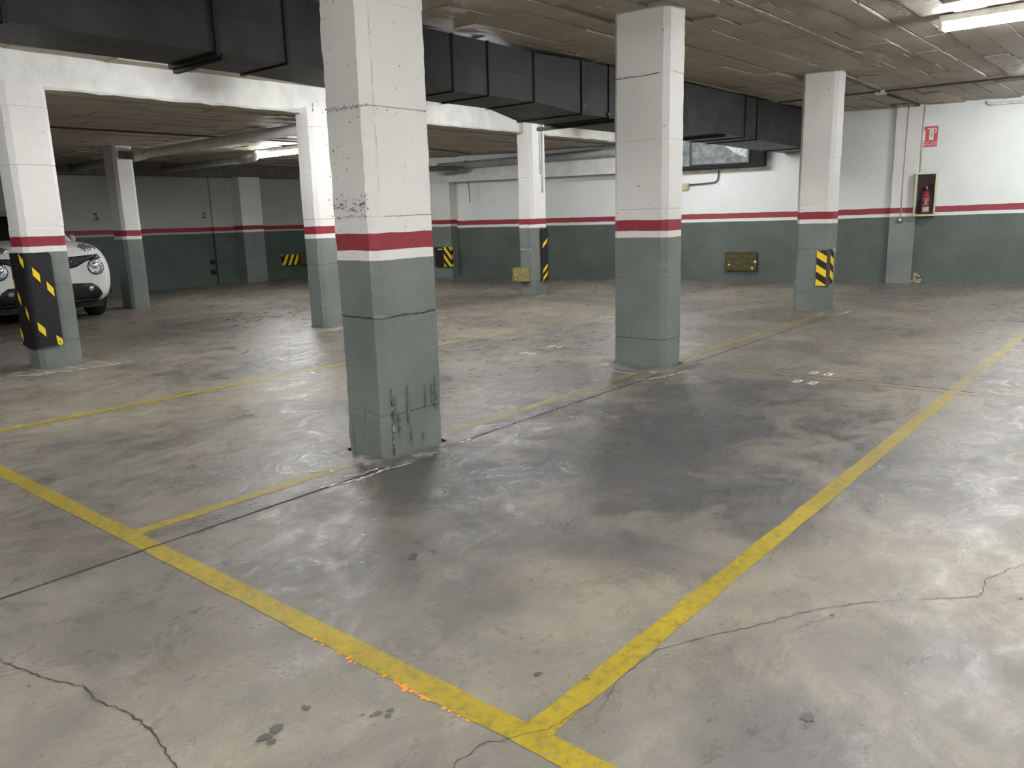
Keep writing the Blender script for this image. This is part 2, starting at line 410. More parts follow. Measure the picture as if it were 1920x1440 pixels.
# ------------------------------------------------------------------ columns
def column(x0, x1, y0, y1, z1, label, seed=1, ch=.042, notch=None, seams=(.25, .78, 1.31, 1.85, 2.35), res=.05, chips=.004):
    r2 = random.Random(seed)
    zs = set([0, z1]); z = 0
    while z < z1: zs.add(round(z, 3)); z += res
    for s in seams:
        if s < z1-.05:
            zs = {q for q in zs if abs(q-s) > .012}; zs |= {s-.004, s, s+.004}
    zs = sorted(zs); bm = bmesh.new(); rings = []
    offs = [(r2.uniform(-.003, .003), r2.uniform(-.003, .003)) for _ in range(9)]
    for z in zs:
        k = sum(z > s for s in seams); ox, oy = offs[k]; g = .005 if any(abs(z-s) < .001 for s in seams) else 0
        J = lambda: r2.uniform(-chips, chips)
        c = [(x0+ch, y0), (x1-ch, y0), (x1, y0+ch), (x1, y1-ch), (x1-ch, y1), (x0+ch, y1), (x0, y1-ch), (x0, y0+ch)]
        cx, cy = (x0+x1)/2, (y0+y1)/2; ring = []
        jit = [J() for _ in range(8)]
        for i, (px_, py_) in enumerate(c):
            dx = (g if px_ < cx else -g); dy = (g if py_ < cy else -g)
            if i in (0, 1): ring.append(bm.verts.new((px_+ox+jit[i]+dx*.0, py_+oy+dy, z)))
            elif i in (6, 7): ring.append(bm.verts.new((px_+ox+dx, py_+oy+jit[i], z)))
            else: ring.append(bm.verts.new((px_+ox+dx, py_+oy+dy, z)))
        rings.append(ring)
    for a, b in zip(rings, rings[1:]):
        for i in range(8): bm.faces.new((a[i], a[(i+1) % 8], b[(i+1) % 8], b[i]))
    bm.faces.new(rings[0][::-1]); bm.faces.new(rings[-1])
    return tag(obj('concrete_column', bm, M['column']), label, 'column')
cA = column(2.72, 3.18, 3.20, 3.55, CEIL+.03, 'nearest square concrete column with red stripe and tyre-scuffed green foot', 1, chips=.005)
cB = column(5.745, 6.05, 3.21, 3.71, CEIL+.03, 'wide pale column with cracked paint line near its top, second along the floor joint', 2)
cC = column(9.955, 10.25, 3.33, 3.75, CEIL+.03, 'column carrying the yellow and black corner guard, under the ceiling junction box', 3)
c1 = column(2.735, 3.11, 7.985, 8.33, LOW+.06, 'column wrapped in a black rubber mat with yellow dashes, beside the white car', 4)
cF = column(5.835, 6.2, 7.85, 8.16, LOW+.08, 'column partly hidden behind the nearest column, below the lit left lamp', 5)
cD = column(9.895, 10.28, 7.86, 8.16, CEIL+.03, 'slim far column with a brown foam block near its foot', 6)
cE = column(5.785, 6.085, 12.72, 13.10, LOW+.03, 'column to the right of the white car, with a notch box near its top', 7)
o = obj('boxed_recess', bx(5.86, 6.08, 12.712, 12.722, 2.30, 2.42), M['sheet'], cE); o['label'] = 'grey rectangular patch near the top'
o = tag(obj('wall_pilaster', bx(9.62, 10.12, 15.55, 15.9, 0, 2.235), M['column']), 'dim pilaster on the wall right of the painted figure 2', 'pilaster')
o = tag(obj('wall_pilaster', bx(9.1, 9.45, 15.83, 15.9, 0, 2.235), M['wallL']), 'shallow dim pilaster just right of the painted figure 2', 'pilaster')
o = tag(obj('wall_pilaster', wb(3.46, 3.83, 0, .09, 0, CEIL+.02), M['column']), 'pilaster on the right wall with a light switch and conduit', 'pilaster')
o = tag(obj('wall_pilaster', wb(12.06, 12.60, 0, .258, 0, 1.995), M['column']), 'far corner pilaster carrying striped foam blocks', 'pilaster')

# grout mounds at the column feet
def mound_obj(x0, x1, y0, y1, par, seed, sp=.16, h=.018):
    r2 = random.Random(seed); bm = bmesh.new(); cx, cy = (x0+x1)/2, (y0+y1)/2; n = 36; A, B, C_ = [], [], []
    for i in range(n):
        t = 2*PI*i/n; c, s = math.cos(t), math.sin(t); k = 1/max(abs(c)/((x1-x0)/2+.01), abs(s)/((y1-y0)/2+.01))
        e = sp*r2.uniform(.55, 1.15)
        A.append(bm.verts.new((cx+c*k, cy+s*k, h))); B.append(bm.verts.new((cx+c*(k+e*.6), cy+s*(k+e*.6), h*.55+r2.uniform(-.002, .002)))); C_.append(bm.verts.new((cx+c*(k+e), cy+s*(k+e), -.002)))
    for i in range(n):
        j = (i+1) % n; bm.faces.new((A[i], A[j], B[j], B[i])); bm.faces.new((B[i], B[j], C_[j], C_[i]))
    return obj('grout_mound', bm, M['mound'], par, True)
mound_obj(2.72, 3.18, 3.2, 3.55, cA, 1, .13, .014); mound_obj(5.745, 6.05, 3.21, 3.71, cB, 2, .17, .02); mound_obj(9.955, 10.25, 3.33, 3.75, cC, 3, .2, .02)
mound_obj(2.735, 3.11, 7.985, 8.33, c1, 4, .25, .02); mound_obj(5.835, 6.2, 7.85, 8.16, cF, 5, .25, .02); mound_obj(9.895, 10.28, 7.86, 8.16, cD, 6, .3, .02)

# honeycombed concrete pits above the stripe of the nearest column, and other dark flecks
def fleck(bm, P, u, v, r, r2):
    n = r2.choice((5, 6, 7)); vs = []
    for i in range(n):
        t = 2*PI*i/n; q = r*r2.uniform(.5, 1.2); vs.append(bm.verts.new(P+u*math.cos(t)*q*1.2+v*math.sin(t)*q))
    bm.faces.new(vs)
r2 = random.Random(21); bm = bmesh.new(); UZ = Vector((0, 0, 1)); UX = Vector((1, 0, 0)); UY = Vector((0, 1, 0))
for i in range(75):
    yy = r2.uniform(3.22, 3.5); zz = 1.335+abs(r2.gauss(0, .045))
    fleck(bm, Vector((2.7145, yy, zz)), UY, UZ, r2.uniform(.002, .006), r2)
for i in range(70): fleck(bm, Vector((2.7145, r2.uniform(3.24, 3.54), r2.uniform(.1, 2.6))), UY, UZ, r2.uniform(.002, .005), r2)
for i in range(70): fleck(bm, Vector((r2.uniform(2.78, 3.16), 3.1945, r2.uniform(.1, 2.6))), UX, UZ, r2.uniform(.002, .005), r2)
for s_ in (1.85, 1.31): 
    for i in range(22): fleck(bm, Vector((2.7145, r2.uniform(3.24, 3.54), s_+r2.uniform(-.008, .012))), UY, UZ, r2.uniform(.002, .006), r2)
o = obj('concrete_pit', bm, simple('pit_shadow_grey', (.16, .155, .145), .9), cA); o['kind'] = 'stuff'
def face_crack(P0, P1, w_, par, seed, nrm, mat='crack', amp=.006, name='paint_crack', skip=0):
    r2 = random.Random(seed); n = max(6, int((P1-P0).length/.015)); d = (P1-P0).normalized(); q = nrm.cross(d); bm = bmesh.new(); off = 0; A, B = [], []
    for i in range(n+1):
        off = max(-amp, min(amp, off+r2.uniform(-amp, amp)*.5)); p = P0+(P1-P0)*i/n+q*off; ww = w_*r2.uniform(.25, 1.1)
        A.append(bm.verts.new(p-q*ww)); B.append(bm.verts.new(p+q*ww))
    for i in range(n):
        if r2.random() >= skip: bm.faces.new((A[i], A[i+1], B[i+1], B[i]))
    o = obj(name, bm, M[mat], par)
    if skip: o['kind'] = 'stuff'
    return o
V = Vector; nX, nY = V((-1, 0, 0)), V((0, -1, 0))
face_crack(V((5.7385, 3.69, 2.335)), V((5.7385, 3.27, 2.335)), .0035, cB, 1, nX, amp=.004)
face_crack(V((2.79, 3.1935, .785)), V((3.13, 3.1935, .785)), .0028, cA, 2, nY, amp=.008)
face_crack(V((2.7135, 3.50, .79)), V((2.7135, 3.25, .785)), .0022, cA, 3, nX, amp=.003)
face_crack(V((2.79, 3.1935, 1.31)), V((3.13, 3.1935, 1.31)), .0014, cA, 4, nY, amp=.003)
face_crack(V((2.766, 3.1930, .03)), V((2.766, 3.1930, .40)), .0045, cA, 5, nY, amp=.003, skip=.12)
face_crack(V((2.768, 3.1925, .10)), V((2.768, 3.1925, .38)), .0035, cA, 6, nY, 'whitescuff', .004, 'chipped_edge', .72)
face_crack(V((2.768, 3.1932, 1.35)), V((2.768, 3.1932, 2.75)), .0012, cA, 7, nY, amp=.003, skip=.3)
face_crack(V((9.888, 7.90, .745)), V((9.888, 8.13, .745)), .012, cD, 8, nX, 'whitescuff', .01, 'chipped_edge', .3)
face_crack(V((5.885, 7.842, 2.51)), V((5.885, 7.842, 2.61)), .007, cF, 9, nY, amp=.002)
# tyre scuffs on the nearest column's right face
bm = bmesh.new()
def smear(bm, P, u, L_, w_, r2):
    n = 8; A, B = [], []
    for i in range(n+1):
        t = i/n; ww = w_*(.35+.65*math.sin(PI*min(1, t+.05)))*r2.uniform(.7, 1.1); q = P+UZ*(L_*t)+u*r2.uniform(-.004, .004)
        A.append(bm.verts.new(q-u*ww)); B.append(bm.verts.new(q+u*ww))
    for i in range(n): bm.faces.new((A[i], B[i], B[i+1], A[i+1]))
for (x, z, l, w_) in ((2.79, .20, .16, .016), (2.815, .12, .13, .010), (2.885, .18, .22, .012), (2.90, .05, .14, .006), (3.02, .24, .14, .010), (3.10, .22, .20, .014), (3.075, .26, .12, .014), (2.99, .06, .06, .007)):
    smear(bm, Vector((x, 3.1935, z)), UX, l, w_, r2)
o = obj('tyre_scuff', bm, simple('scuffed_green_paint', (.10, .12, .11), .6, 0, .5, 50), cA); o['label'] = 'dark tyre scuff marks'

# ------------------------------------------------------------------ floor markings, joints, cracks, spots
def strip(name, p0, p1, w_, mat, z=.0012, parent=floor, jit=.004, step=.12, seed=1):
    r2 = random.Random(seed); p0, p1 = Vector(p0), Vector(p1); L_ = (p1-p0).length; n = max(2, int(L_/step)); d = (p1-p0)/L_; q = Vector((-d.y, d.x))
    bm = bmesh.new(); A, B = [], []
    for i in range(n+1):
        p = p0+d*(L_*i/n); A.append(bm.verts.new((*(p-q*(w_/2+r2.uniform(-jit, jit))), z))); B.append(bm.verts.new((*(p+q*(w_/2+r2.uniform(-jit, jit))), z)))
    for i in range(n): bm.faces.new((A[i], A[i+1], B[i+1], B[i]))
    return obj(name, bm, mat, parent)
strip('painted_line', (1.378, -3.0), (1.378, 5.9), .082, M['line_fresh'], .0016, seed=1)['label'] = 'long yellow line across the foreground'
strip('painted_line', (1.415, 1.142), (6.12, 1.142), .078, M['line_fresh'], .0014, seed=2)['label'] = 'yellow line running away on the right'
strip('painted_line', (6.12, 1.142), (13.2, 1.142), .078, M['line_mid'], .0014, seed=12)['label'] = 'paler far end of the right yellow line'
strip('painted_line', (1.415, 3.345), (2.45, 3.345), .07, M['line_fresh'], .0014, seed=3)
strip('painted_line', (2.45, 3.345), (9.9, 3.345), .07, M['line_mid'], .0012, seed=4)
strip('painted_line', (1.415, 5.86), (4.9, 5.84), .075, M['line_fresh'], .0014, seed=5)
strip('painted_line', (4.9, 5.84), (9.6, 5.8), .07, M['line_mid'], .0014, seed=6)
strip('painted_line', (1.8, 8.10), (6.0, 8.22), .055, M['line_old'], .0014, seed=7)
strip('painted_line', (6.10, -1), (6.10, 7.8), .075, M['line_old'], .0016, seed=8)['label'] = 'faded yellow line between the bay ends'
r2 = random.Random(31)
bm = bmesh.new()   # orange underpaint flaking along the near edge of the long line
for i in range(60):
    yy = r2.choice((r2.uniform(1.2, 2.1), r2.uniform(1.45, 1.6))); fleck(bm, Vector((1.338-abs(r2.gauss(0, .004)), yy, .0011+i*.00001)), UX, UY, r2.uniform(.003, .010), r2)
o = obj('paint_flake', bm, M['orangeflake'], floor); o['kind'] = 'stuff'
# joints
strip('expansion_joint', (-3, 3.10), (9.95, 3.20), .011, M['crack'], .0019, jit=.002, step=.06, seed=9)
strip('expansion_joint', (6.165, 7.8), (6.165, -5), .006, M['crack'], .0019, jit=.0015, step=.06, seed=10)
def crack(pts, w_, seed, amp=.012, mat='crack', name='floor_crack', z=.0021):
    r2 = random.Random(seed); P = [Vector(p) for p in pts]; q = []
    for a, b in zip(P, P[1:]):
        n = max(3, int((b-a).length/.018)); d = (b-a).normalized(); nn = Vector((-d.y, d.x))
        for i in range(n): q.append(a+(b-a)*i/n+nn*(r2.uniform(-amp, amp)*.5 if i else 0)+d*r2.uniform(-.004, .004))
    q.append(P[-1]); bm = bmesh.new(); A, B = [], []
    for i, p in enumerate(q):
        d = (q[min(i+1, len(q)-1)]-q[max(i-1, 0)]).normalized(); nn = Vector((-d.y, d.x)); ww = w_*r2.uniform(.35, 1.2)
        A.append(bm.verts.new((*(p-nn*ww), z))); B.append(bm.verts.new((*(p+nn*ww), z)))
    for i in range(len(q)-1): bm.faces.new((A[i], A[i+1], B[i+1], B[i]))
    return obj(name, bm, M[mat], floor)
crack([(.64, 2.9), (.67, 2.67), (.7, 2.5), (.73, 2.39), (.77, 2.31), (.76, 2.21), (.79, 2.07), (.79, 1.97), (.78, 1.88), (.76, 1.75), (.72, 1.5)], .0028, 1)
crack([(1.10, 1.1), (1.18, 1.22), (1.28, 1.22), (1.34, 1.18), (1.43, 1.12), (1.58, 1.10)], .0013, 2)
crack([(1.58, 1.06), (1.72, 1.10), (1.94, 1.09), (2.05, 1.03), (2.29, .89), (2.41, .84), (2.61, .69), (2.88, .40), (3.04, .41), (3.23, .33), (3.6, .2)], .0015, 3)
k = dict(mat='whitescuff', name='white_scuff', amp=.02, z=.0026)
for pts, w_, sd_ in (([(2.25, 3.16), (2.45, 3.10), (2.62, 3.12), (2.78, 3.085)], .010, 1), ([(2.40, 3.22), (2.50, 3.15), (2.62, 3.17)], .007, 2), ([(2.95, 3.12), (3.10, 3.13), (3.32, 3.135)], .010, 3), ([(2.36, 3.42), (2.46, 3.36), (2.44, 3.30)], .006, 4),
                     ([(5.27, 3.20), (5.45, 3.10), (5.66, 3.055), (5.85, 3.04)], .011, 5), ([(5.50, 3.68), (5.57, 3.62), (5.52, 3.54), (5.46, 3.44), (5.50, 3.34)], .009, 6), ([(6.15, 3.25), (6.5, 3.27)], .006, 7),
                     ([(2.45, 8.02), (2.55, 7.92), (2.72, 7.84), (3.05, 7.76), (3.35, 7.76)], .022, 8), ([(3.18, 7.90), (3.34, 7.84), (3.45, 7.78)], .014, 9), ([(5.55, 7.95), (5.68, 7.76), (5.95, 7.68), (6.2, 7.68)], .022, 10), ([(9.7, 3.32), (9.95, 3.12), (10.25, 3.12)], .014, 11)):
    crack(pts, w_, sd_, **k)
bm = bmesh.new(); r2 = random.Random(5)
for (x, y, r) in ((2.06, 2.27, .012), (2.03, 2.16, .014), (1.96, 2.19, .022), (1.19, 1.54, .014), (1.22, 1.51, .018), (1.61, 1.29, .014), (1.87, .61, .022), (1.2, 2.47, .010), (.97, 1.66, .03), (1.68, 1.18, .012), (1.1, 1.71, .012)):
    for k in range(3): fleck(bm, Vector((x+r2.uniform(-r, r), y+r2.uniform(-r, r), .0022+.0001*k)), UX, UY, r*r2.uniform(.4, .8), r2)
for i in range(140):
    fleck(bm, Vector((r2.uniform(.5, 5.5), r2.uniform(-.6, 5), .0023)), UX, UY, r2.uniform(.002, .008), r2)
o = obj('floor_spot', bm, M['oil'], floor); o['kind'] = 'stuff'

# stencilled figures
def glyph(bm, ch, O, u, v, h):
    def P(x, y): return O+u*(x*h)+v*(y*h)
    def blob(cx, cy, rx, ry, n=14): bm.faces.new([bm.verts.new(P(cx+rx*math.cos(2*PI*i/n), cy+ry*math.sin(2*PI*i/n))) for i in range(n)])
    def rib(pts, ws):
        A, B = [], []
        for i, (x, y) in enumerate(pts):
            a = pts[max(i-1, 0)]; b = pts[min(i+1, len(pts)-1)]; dx, dy = b[0]-a[0], b[1]-a[1]; L_ = math.hypot(dx, dy) or 1; nx, ny = -dy/L_, dx/L_
            A.append(bm.verts.new(P(x+nx*ws[i], y+ny*ws[i]))); B.append(bm.verts.new(P(x-nx*ws[i], y-ny*ws[i])))
        for i in range(len(pts)-1): bm.faces.new((A[i], A[i+1], B[i+1], B[i]))
    if ch == '2':
        blob(.16, .72, .10, .12); rib([(.12, .82), (.2, .95), (.33, .98)], [.03, .03, .03])
        rib([(.36, .98), (.50, .90), (.56, .74), (.50, .58), (.38, .44)], [.03, .08, .11, .09, .04]); rib([(.38, .44), (.22, .28), (.10, .14)], [.035, .035, .03])
        rib([(.06, .08), (.25, .12), (.42, .08), (.58, .12), (.60, .26)], [.07, .09, .10, .08, .02])
    elif ch == '3':
        rib([(.06, .90), (.34, .90), (.58, .94)], [.09, .10, .06]); rib([(.10, .86), (.08, .72)], [.04, .02]); rib([(.52, .86), (.30, .58)], [.035, .03])
        rib([(.24, .58), (.38, .58), (.52, .44), (.56, .28), (.48, .10), (.36, .02)], [.03, .05, .09, .12, .09, .03]); blob(.14, .22, .10, .13); rib([(.10, .12), (.2, .02), (.3, 0)], [.03, .03, .02])
    elif ch == '1':
        rib([(.30, .06), (.30, .94)], [.10, .10]); rib([(.10, .03), (.50, .03)], [.03, .03]); rib([(.10, .78), (.24, .92)], [.03, .03])
    elif ch == '0':
        rib([(.24, .96), (.12, .80), (.08, .5), (.12, .2), (.24, .04)], [.02, .07, .09, .07, .02]); rib([(.36, .96), (.48, .80), (.52, .5), (.48, .2), (.36, .04)], [.02, .07, .09, .07, .02])
def number(txt, O, u, v, h, mat, parent, adv=.8):
    bm = bmesh.new()
    for i, c in enumerate(txt): glyph(bm, c, O+u*(i*adv*h), u, v, h)
    o = obj('painted_number', bm, mat, parent); o['label'] = 'stencilled number '+txt; return o
mUY = Vector((0, -1, 0))
number('22', Vector((5.842, 2.192, .0026)), mUY, UX, .105, M['fadedwhite'], floor, 1.12)
number('23', Vector((6.222, 2.20, .0026)), mUY, UX, .105, M['fadedwhite'], floor, 1.12)
number('20', Vector((5.752, 4.79, .0026)), mUY, UX, .105, M['fadedwhite'], floor, 1.0)
number('21', Vector((6.195, 4.79, .0026)), mUY, UX, .105, M['fadedwhite'], floor, 1.0)
wl = bpy.data.objects['wall_left']
number('3', Vector((6.70, 15.896, 1.40)), UX, UZ, .14, M['blackink'], wl)
number('2', Vector((8.90, 15.896, 1.40)), UX, UZ, .13, M['blackink'], wl)

# ------------------------------------------------------------------ ventilation duct
duct = thing('ventilation_duct', 'long black sheet-metal ventilation duct running under the ceiling to the far wall', 'duct', (0, 4.9, 2.34))
ST = [(-5.4, 2.37, 5.50, 2.80), (-3.9, 2.37, 5.50, 2.80), (-2.4, 2.37, 5.50, 2.80), (-.9, 2.37, 5.50, 2.80), (.5, 2.368, 5.50, 2.80), (1.75, 2.368, 5.49, 2.80), (2.96, 2.368, 5.47, 2.80), (3.5, 2.364, 5.47, 2.80), (4.3, 2.34, 5.49, 2.79), (5.14, 2.335, 5.50, 2.785),
      (5.59, 2.337, 5.50, 2.785), (6.24, 2.337, 5.50, 2.772), (7.02, 2.285, 5.74, 2.80), (7.52, 2.281, 5.75, 2.80), (9.0, 2.28, 5.75, 2.80), (10.95, 2.258, 5.70, 2.80), (11.35, 2.25, 5.66, 2.80), (13.1, 2.205, 5.56, 2.80), (14.0, 2.20, 5.52, 2.80)]
def Q(x, y, z): return Vector((x, y-4.9, z-2.34))
for a, b in zip(ST, ST[1:]):
    bm = bmesh.new(); g = .004; n = 4; rows = []
    r2 = random.Random(a[0])
    for i in range(n+1):
        t = i/n; x = a[0]+g+(b[0]-a[0]-2*g)*t; zb, yb, zt = [a[k]*(1-t)+b[k]*t for k in (1, 2, 3)]
        bul = .010*math.sin(PI*t)
        loop = [(4.9, zb), (4.9-bul*.6, (zb+zt)/2), (4.9, zt), (yb, zt), (yb, zb), ((4.9+yb)/2, zb-bul*.5)]
        rows.append([bm.verts.new(Q(x, y_, z_)) for y_, z_ in loop])
    for r0, r1 in zip(rows, rows[1:]):
        for k in range(6): bm.faces.new((r0[k], r0[(k+1) % 6], r1[(k+1) % 6], r1[k]))
    bm.faces.new(rows[0][::-1]); bm.faces.new(rows[-1])
    s = obj('duct_section', bm, M['duct'], duct)
for i, a in enumerate(ST[1:-1]):
    bm = bmesh.new(); x, zb, yb, zt = a; w_ = .012; p = .014 if x not in (2.96,) else .028
    pts = [(4.9-p, zb-p), (4.9-p, zt+.005), (yb+p, zt+.005), (yb+p, zb-p)]; inn = [(4.9-.001, zb-.001), (4.9-.001, zt), (yb, zt), (yb, zb-.001)]
    L_ = [[bm.verts.new(Q(x+sx, *q)) for q in pp] for sx in (-w_, w_) for pp in (pts, inn)]
    for k in range(4):
        j = (k+1) % 4
        bm.faces.new((L_[0][k], L_[0][j], L_[1][j], L_[1][k])); bm.faces.new((L_[2][k], L_[3][k], L_[3][j], L_[2][j]))
        bm.faces.new((L_[0][k], L_[2][k], L_[2][j], L_[0][j]))
    obj('flange', bm, M['duct_rim'], duct)
for x, z, yb in ((3.0, 2.335, 5.50), (7.60, 2.252, 5.93), (10.3, 2.245, 5.78)):
    obj('hanger_rail', bx(x-.02, x+.02, -.03, yb-4.9, z-2.34-.02, z-2.34+.02), M['duct_rim'], duct)
# torn silver insulation tape on two joints
for (x, z) in ((7.06, 2.36), (7.5, 2.31)):
    bm = bmesh.new(); r2 = random.Random(x); fleck(bm, Q(x, 4.884, z), UX, UZ, .03, r2); obj('torn_tape', bm, simple('dull_tape', (.13, .135, .135), .6), duct)

# wall plenum behind the duct
vent = thing('wall_vent', 'dark wall opening with a framed grey metal panel under the duct end', 'vent', W(6.5, 0, 2.0))
def wchild(name, mat, par, *a):
    bm = wb(*a)
    for v in bm.verts: v.co -= par.location
    return obj(name, bm, mat, par)
wchild('plenum_box', M['matblack'], vent, 5.80, 7.9, 0, .28, 2.005, 2.80)
wchild('metal_panel', M['sheet'], vent, 6.05, 7.02, .28, .295, 2.075, 2.6)
for a in ((6.03, 7.04, .28, .31, 2.055, 2.078), (6.03, 6.055, .28, .31, 2.055, 2.6), (7.015, 7.04, .28, .31, 2.055, 2.6)): wchild('panel_frame', M['duct_rim'], vent, *a)
wchild('side_panel', M['sheet'], vent, 7.06, 7.85, .28, .29, 2.05, 2.6)
bm = bmesh.new(); vs = [bm.verts.new(W(s, .298, z)-vent.location) for s, z in ((6.08, 2.15), (6.08, 2.5), (6.6, 2.5), (6.45, 2.36), (6.25, 2.22))]; bm.faces.new(vs); obj('glint_patch', bm, M['glint'], vent)  # pale face imitates the reflection on the metal panel's corner
o = tag(obj('stone_ledge', wb(5.75, 7.9, 0, .03, 1.935, 1.985), simple('stained_ledge', (.42, .40, .31), .8, 0, .3, 9, .5)), 'stained ledge along the wall below the dark vent opening', 'ledge')

# ------------------------------------------------------------------ pipes and conduits
def pipe(name, pts, r, mat, label, cat='pipe', seg=14, rb=.08, group=None):
    return tag(obj(name, tube(bmesh.new(), bend(pts, rb) if len(pts) > 2 else pts, r, seg), mat, None, True), label, cat, group)
p = thing('drain_pipe', 'thick pale drain pipe under the low ceiling right of the car-side column', 'pipe', (6.2, 8.3, 2.37))
obj('pipe_run', tube(bmesh.new(), [(-.02, 0, .03), (0, 4.3, .01)], .068, 20), M['pvc'], p, True)
obj('pipe_run', tube(bmesh.new(), [(.13, 4.75, 0), (.13, 7.3, -.03)], .068, 20), M['pvcdark'], p, True)
for yy in (1.25, 4.2): obj('pipe_collar', tube(bmesh.new(), [(0, yy, .02), (0, yy+.07, .02)], .076, 20), M['pvc'], p, True)
obj('elbow', tube(bmesh.new(), bend([(0, 4.25, .01), (0, 4.45, .0), (.10, 4.75, 0)], .08), .074, 20), M['pvc'], p, True)
p = thing('drain_pipe', 'shorter grey drain pipe with white elbow beside the lit left lamp', 'pipe', (7.9, 12.2, 2.35))
obj('pipe_run', tube(bmesh.new(), [(0, .35, 0), (0, 3.2, -.02)], .06, 18), M['pvcdark'], p, True)
obj('elbow', tube(bmesh.new(), bend([(0, .4, 0), (0, 0, .0), (0, -.12, .10)], .1), .066, 18), M['conduit'], p, True)
p = thing('drain_pipe', 'long grey pipe running above the far wall beam', 'pipe', (0, 0, 0))
obj('pipe_run', tube(bmesh.new(), [W(8.26, .42, 2.375), W(12.2, .42, 2.30)], .072, 18), M['pvcdark'], p, True)
for s in (10.1, 11.5): obj('pipe_collar', tube(bmesh.new(), [W(s, .42, 2.375-(s-8.26)*.019), W(s+.08, .42, 2.375-(s-8.18)*.019)], .083, 18), M['pvcdark'], p, True)
pipe('conduit', [(2.2, 10.5, 2.468), (6.0, 10.58, 2.474), (8.1, 10.6, 2.474)], .011, M['cable'], 'brown conduit crossing the low ceiling on the left', 'conduit', 8)
pipe('conduit', [(9.2, 10.2, 2.468), (10.6, 10.5, 2.468), (11.8, 10.85, 2.468)], .010, M['cable'], 'thin dark cable across the low ceiling left of the slim far column', 'conduit', 8)
pipe('conduit', [(10.1, 3.42, 2.80), (12.08, 3.47, 2.80)], .013, M['cable'], 'brown conduit from the guarded column to the ceiling box', 'conduit', 8)
pipe('conduit', [(12.18, 3.47, 2.80), (14.28, 3.50, 2.80)], .016, M['cable'], 'brown conduit from the ceiling box to the wall pilaster', 'conduit', 8)
pipe('conduit', [(12.02, 4.86, 2.80), (12.06, 3.52, 2.80)], .010, M['greycond'], 'thin conduit from the ceiling box to the duct', 'conduit', 8)
pipe('conduit', [(12.10, 3.42, 2.80), (12.16, 1.2, 2.80), (12.16, -1.5, 2.80)], .012, M['greycond'], 'grey conduit from the ceiling box to the far right lamp', 'conduit', 8)
pipe('conduit', [(12.36, 2.1, 2.79), (12.3, -1.5, 2.79)], .014, M['conduit'], 'pale conduit beside the far right lamp', 'conduit', 8)
o = tag(obj('junction_box', bx(12.06, 12.20, 3.41, 3.53, 2.765, CEIL, bev=.008), M['conduit']), 'small pale junction box on the ceiling where four conduits meet', 'junction box')
pipe('pvc_conduit', [W(2.60, .05, 2.80), W(2.60, .05, 2.745), W(-1.0, .05, 2.745)], .022, M['conduit'], 'white pipe with elbow high on the right wall', 'pipe', 12, .05)
pipe('switch_conduit', [W(3.66, .10, 2.80), W(3.67, .10, 1.075)], .009, M['conduit'], 'thin pale conduit down the pilaster to the switch', 'conduit', 8)
pipe('cabinet_conduit', [W(3.44, .02, 2.80), W(3.44, .02, 1.77)], .014, M['conduit'], 'white conduit down to the extinguisher cabinet', 'conduit', 8)
pipe('column_conduit', [(10.18, 7.85, 2.52+.3), (10.16, 7.85, 1.62)], .010, M['conduit'], 'thin white conduit down the slim far column', 'conduit', 8)
pipe('column_conduit', [(10.12, 7.852, 2.52+.3), (10.11, 7.852, 1.9)], .007, M['conduit'], 'second thinner conduit line on the slim far column', 'conduit', 8)
pipe('dangling_cable', [W(11.58, .29, 2.0), W(11.575, .27, 1.8), W(11.56, .28, 1.57)], .008, M['cable'], 'short dark cable hanging below the far wall beam', 'cable', 6, .05)
pipe('bent_conduit', [W(7.13, .045, 1.735), W(6.62, .045, 1.76), W(6.60, .045, 1.97)], .013, M['greycond'], 'dark bent conduit rising from the yellowed box to the vent', 'conduit', 10, .09)
o = thing('junction_box', 'yellowed square junction box on the wall beside the bent conduit', 'junction box', W(7.2, 0, 1.7))
for nm, a, mt in (('box_body', (7.13, 7.27, 0, .05, 1.645, 1.765), 'beige'), ('box_cover', (7.15, 7.25, .05, .058, 1.665, 1.745), 'beige')): wchild(nm, M[mt], o, *a)
sw = thing('light_switch', 'small dark switch box with a pale button on the wall pilaster', 'switch', W(3.67, .09, 1.04))
wchild('switch_box', M['greycond'], sw, 3.63, 3.715, .09, .13, .995, 1.08)
wchild('button', M['signwhite'], sw, 3.655, 3.69, .13, .14, 1.02, 1.055)
o = tag(obj('broken_plaster', bmesh.new(), M['plaster']), 'broken plaster patch at the foot of the wall beside the pilaster', 'plaster'); r2 = random.Random(9)
bm = bmesh.new()
for i in range(16):
    s, z = 3.42+r2.uniform(-.09, .07), abs(r2.gauss(.05, .07)); rr = r2.uniform(.02, .05); t = bmesh.ops.create_icosphere(bm, subdivisions=1, radius=rr)
    for v in t['verts']: v.co = Vector((v.co.x*r2.uniform(.6, 1.2), v.co.y, v.co.z*r2.uniform(.6, 1.2)))+W(s, .02, max(z, rr*.6))
bm.to_mesh(o.data); bm.free()
for z in (.49, .28):
    o = tag(obj('wall_valve', tube(bmesh.new(), [(9.02, 15.9, z), (9.02, 15.83, z)], .045, 12), M['matblack'], None, True), 'dark round fitting on the wall below the figure 2, '+('upper' if z > .4 else 'lower')+' of the pair', 'fitting')

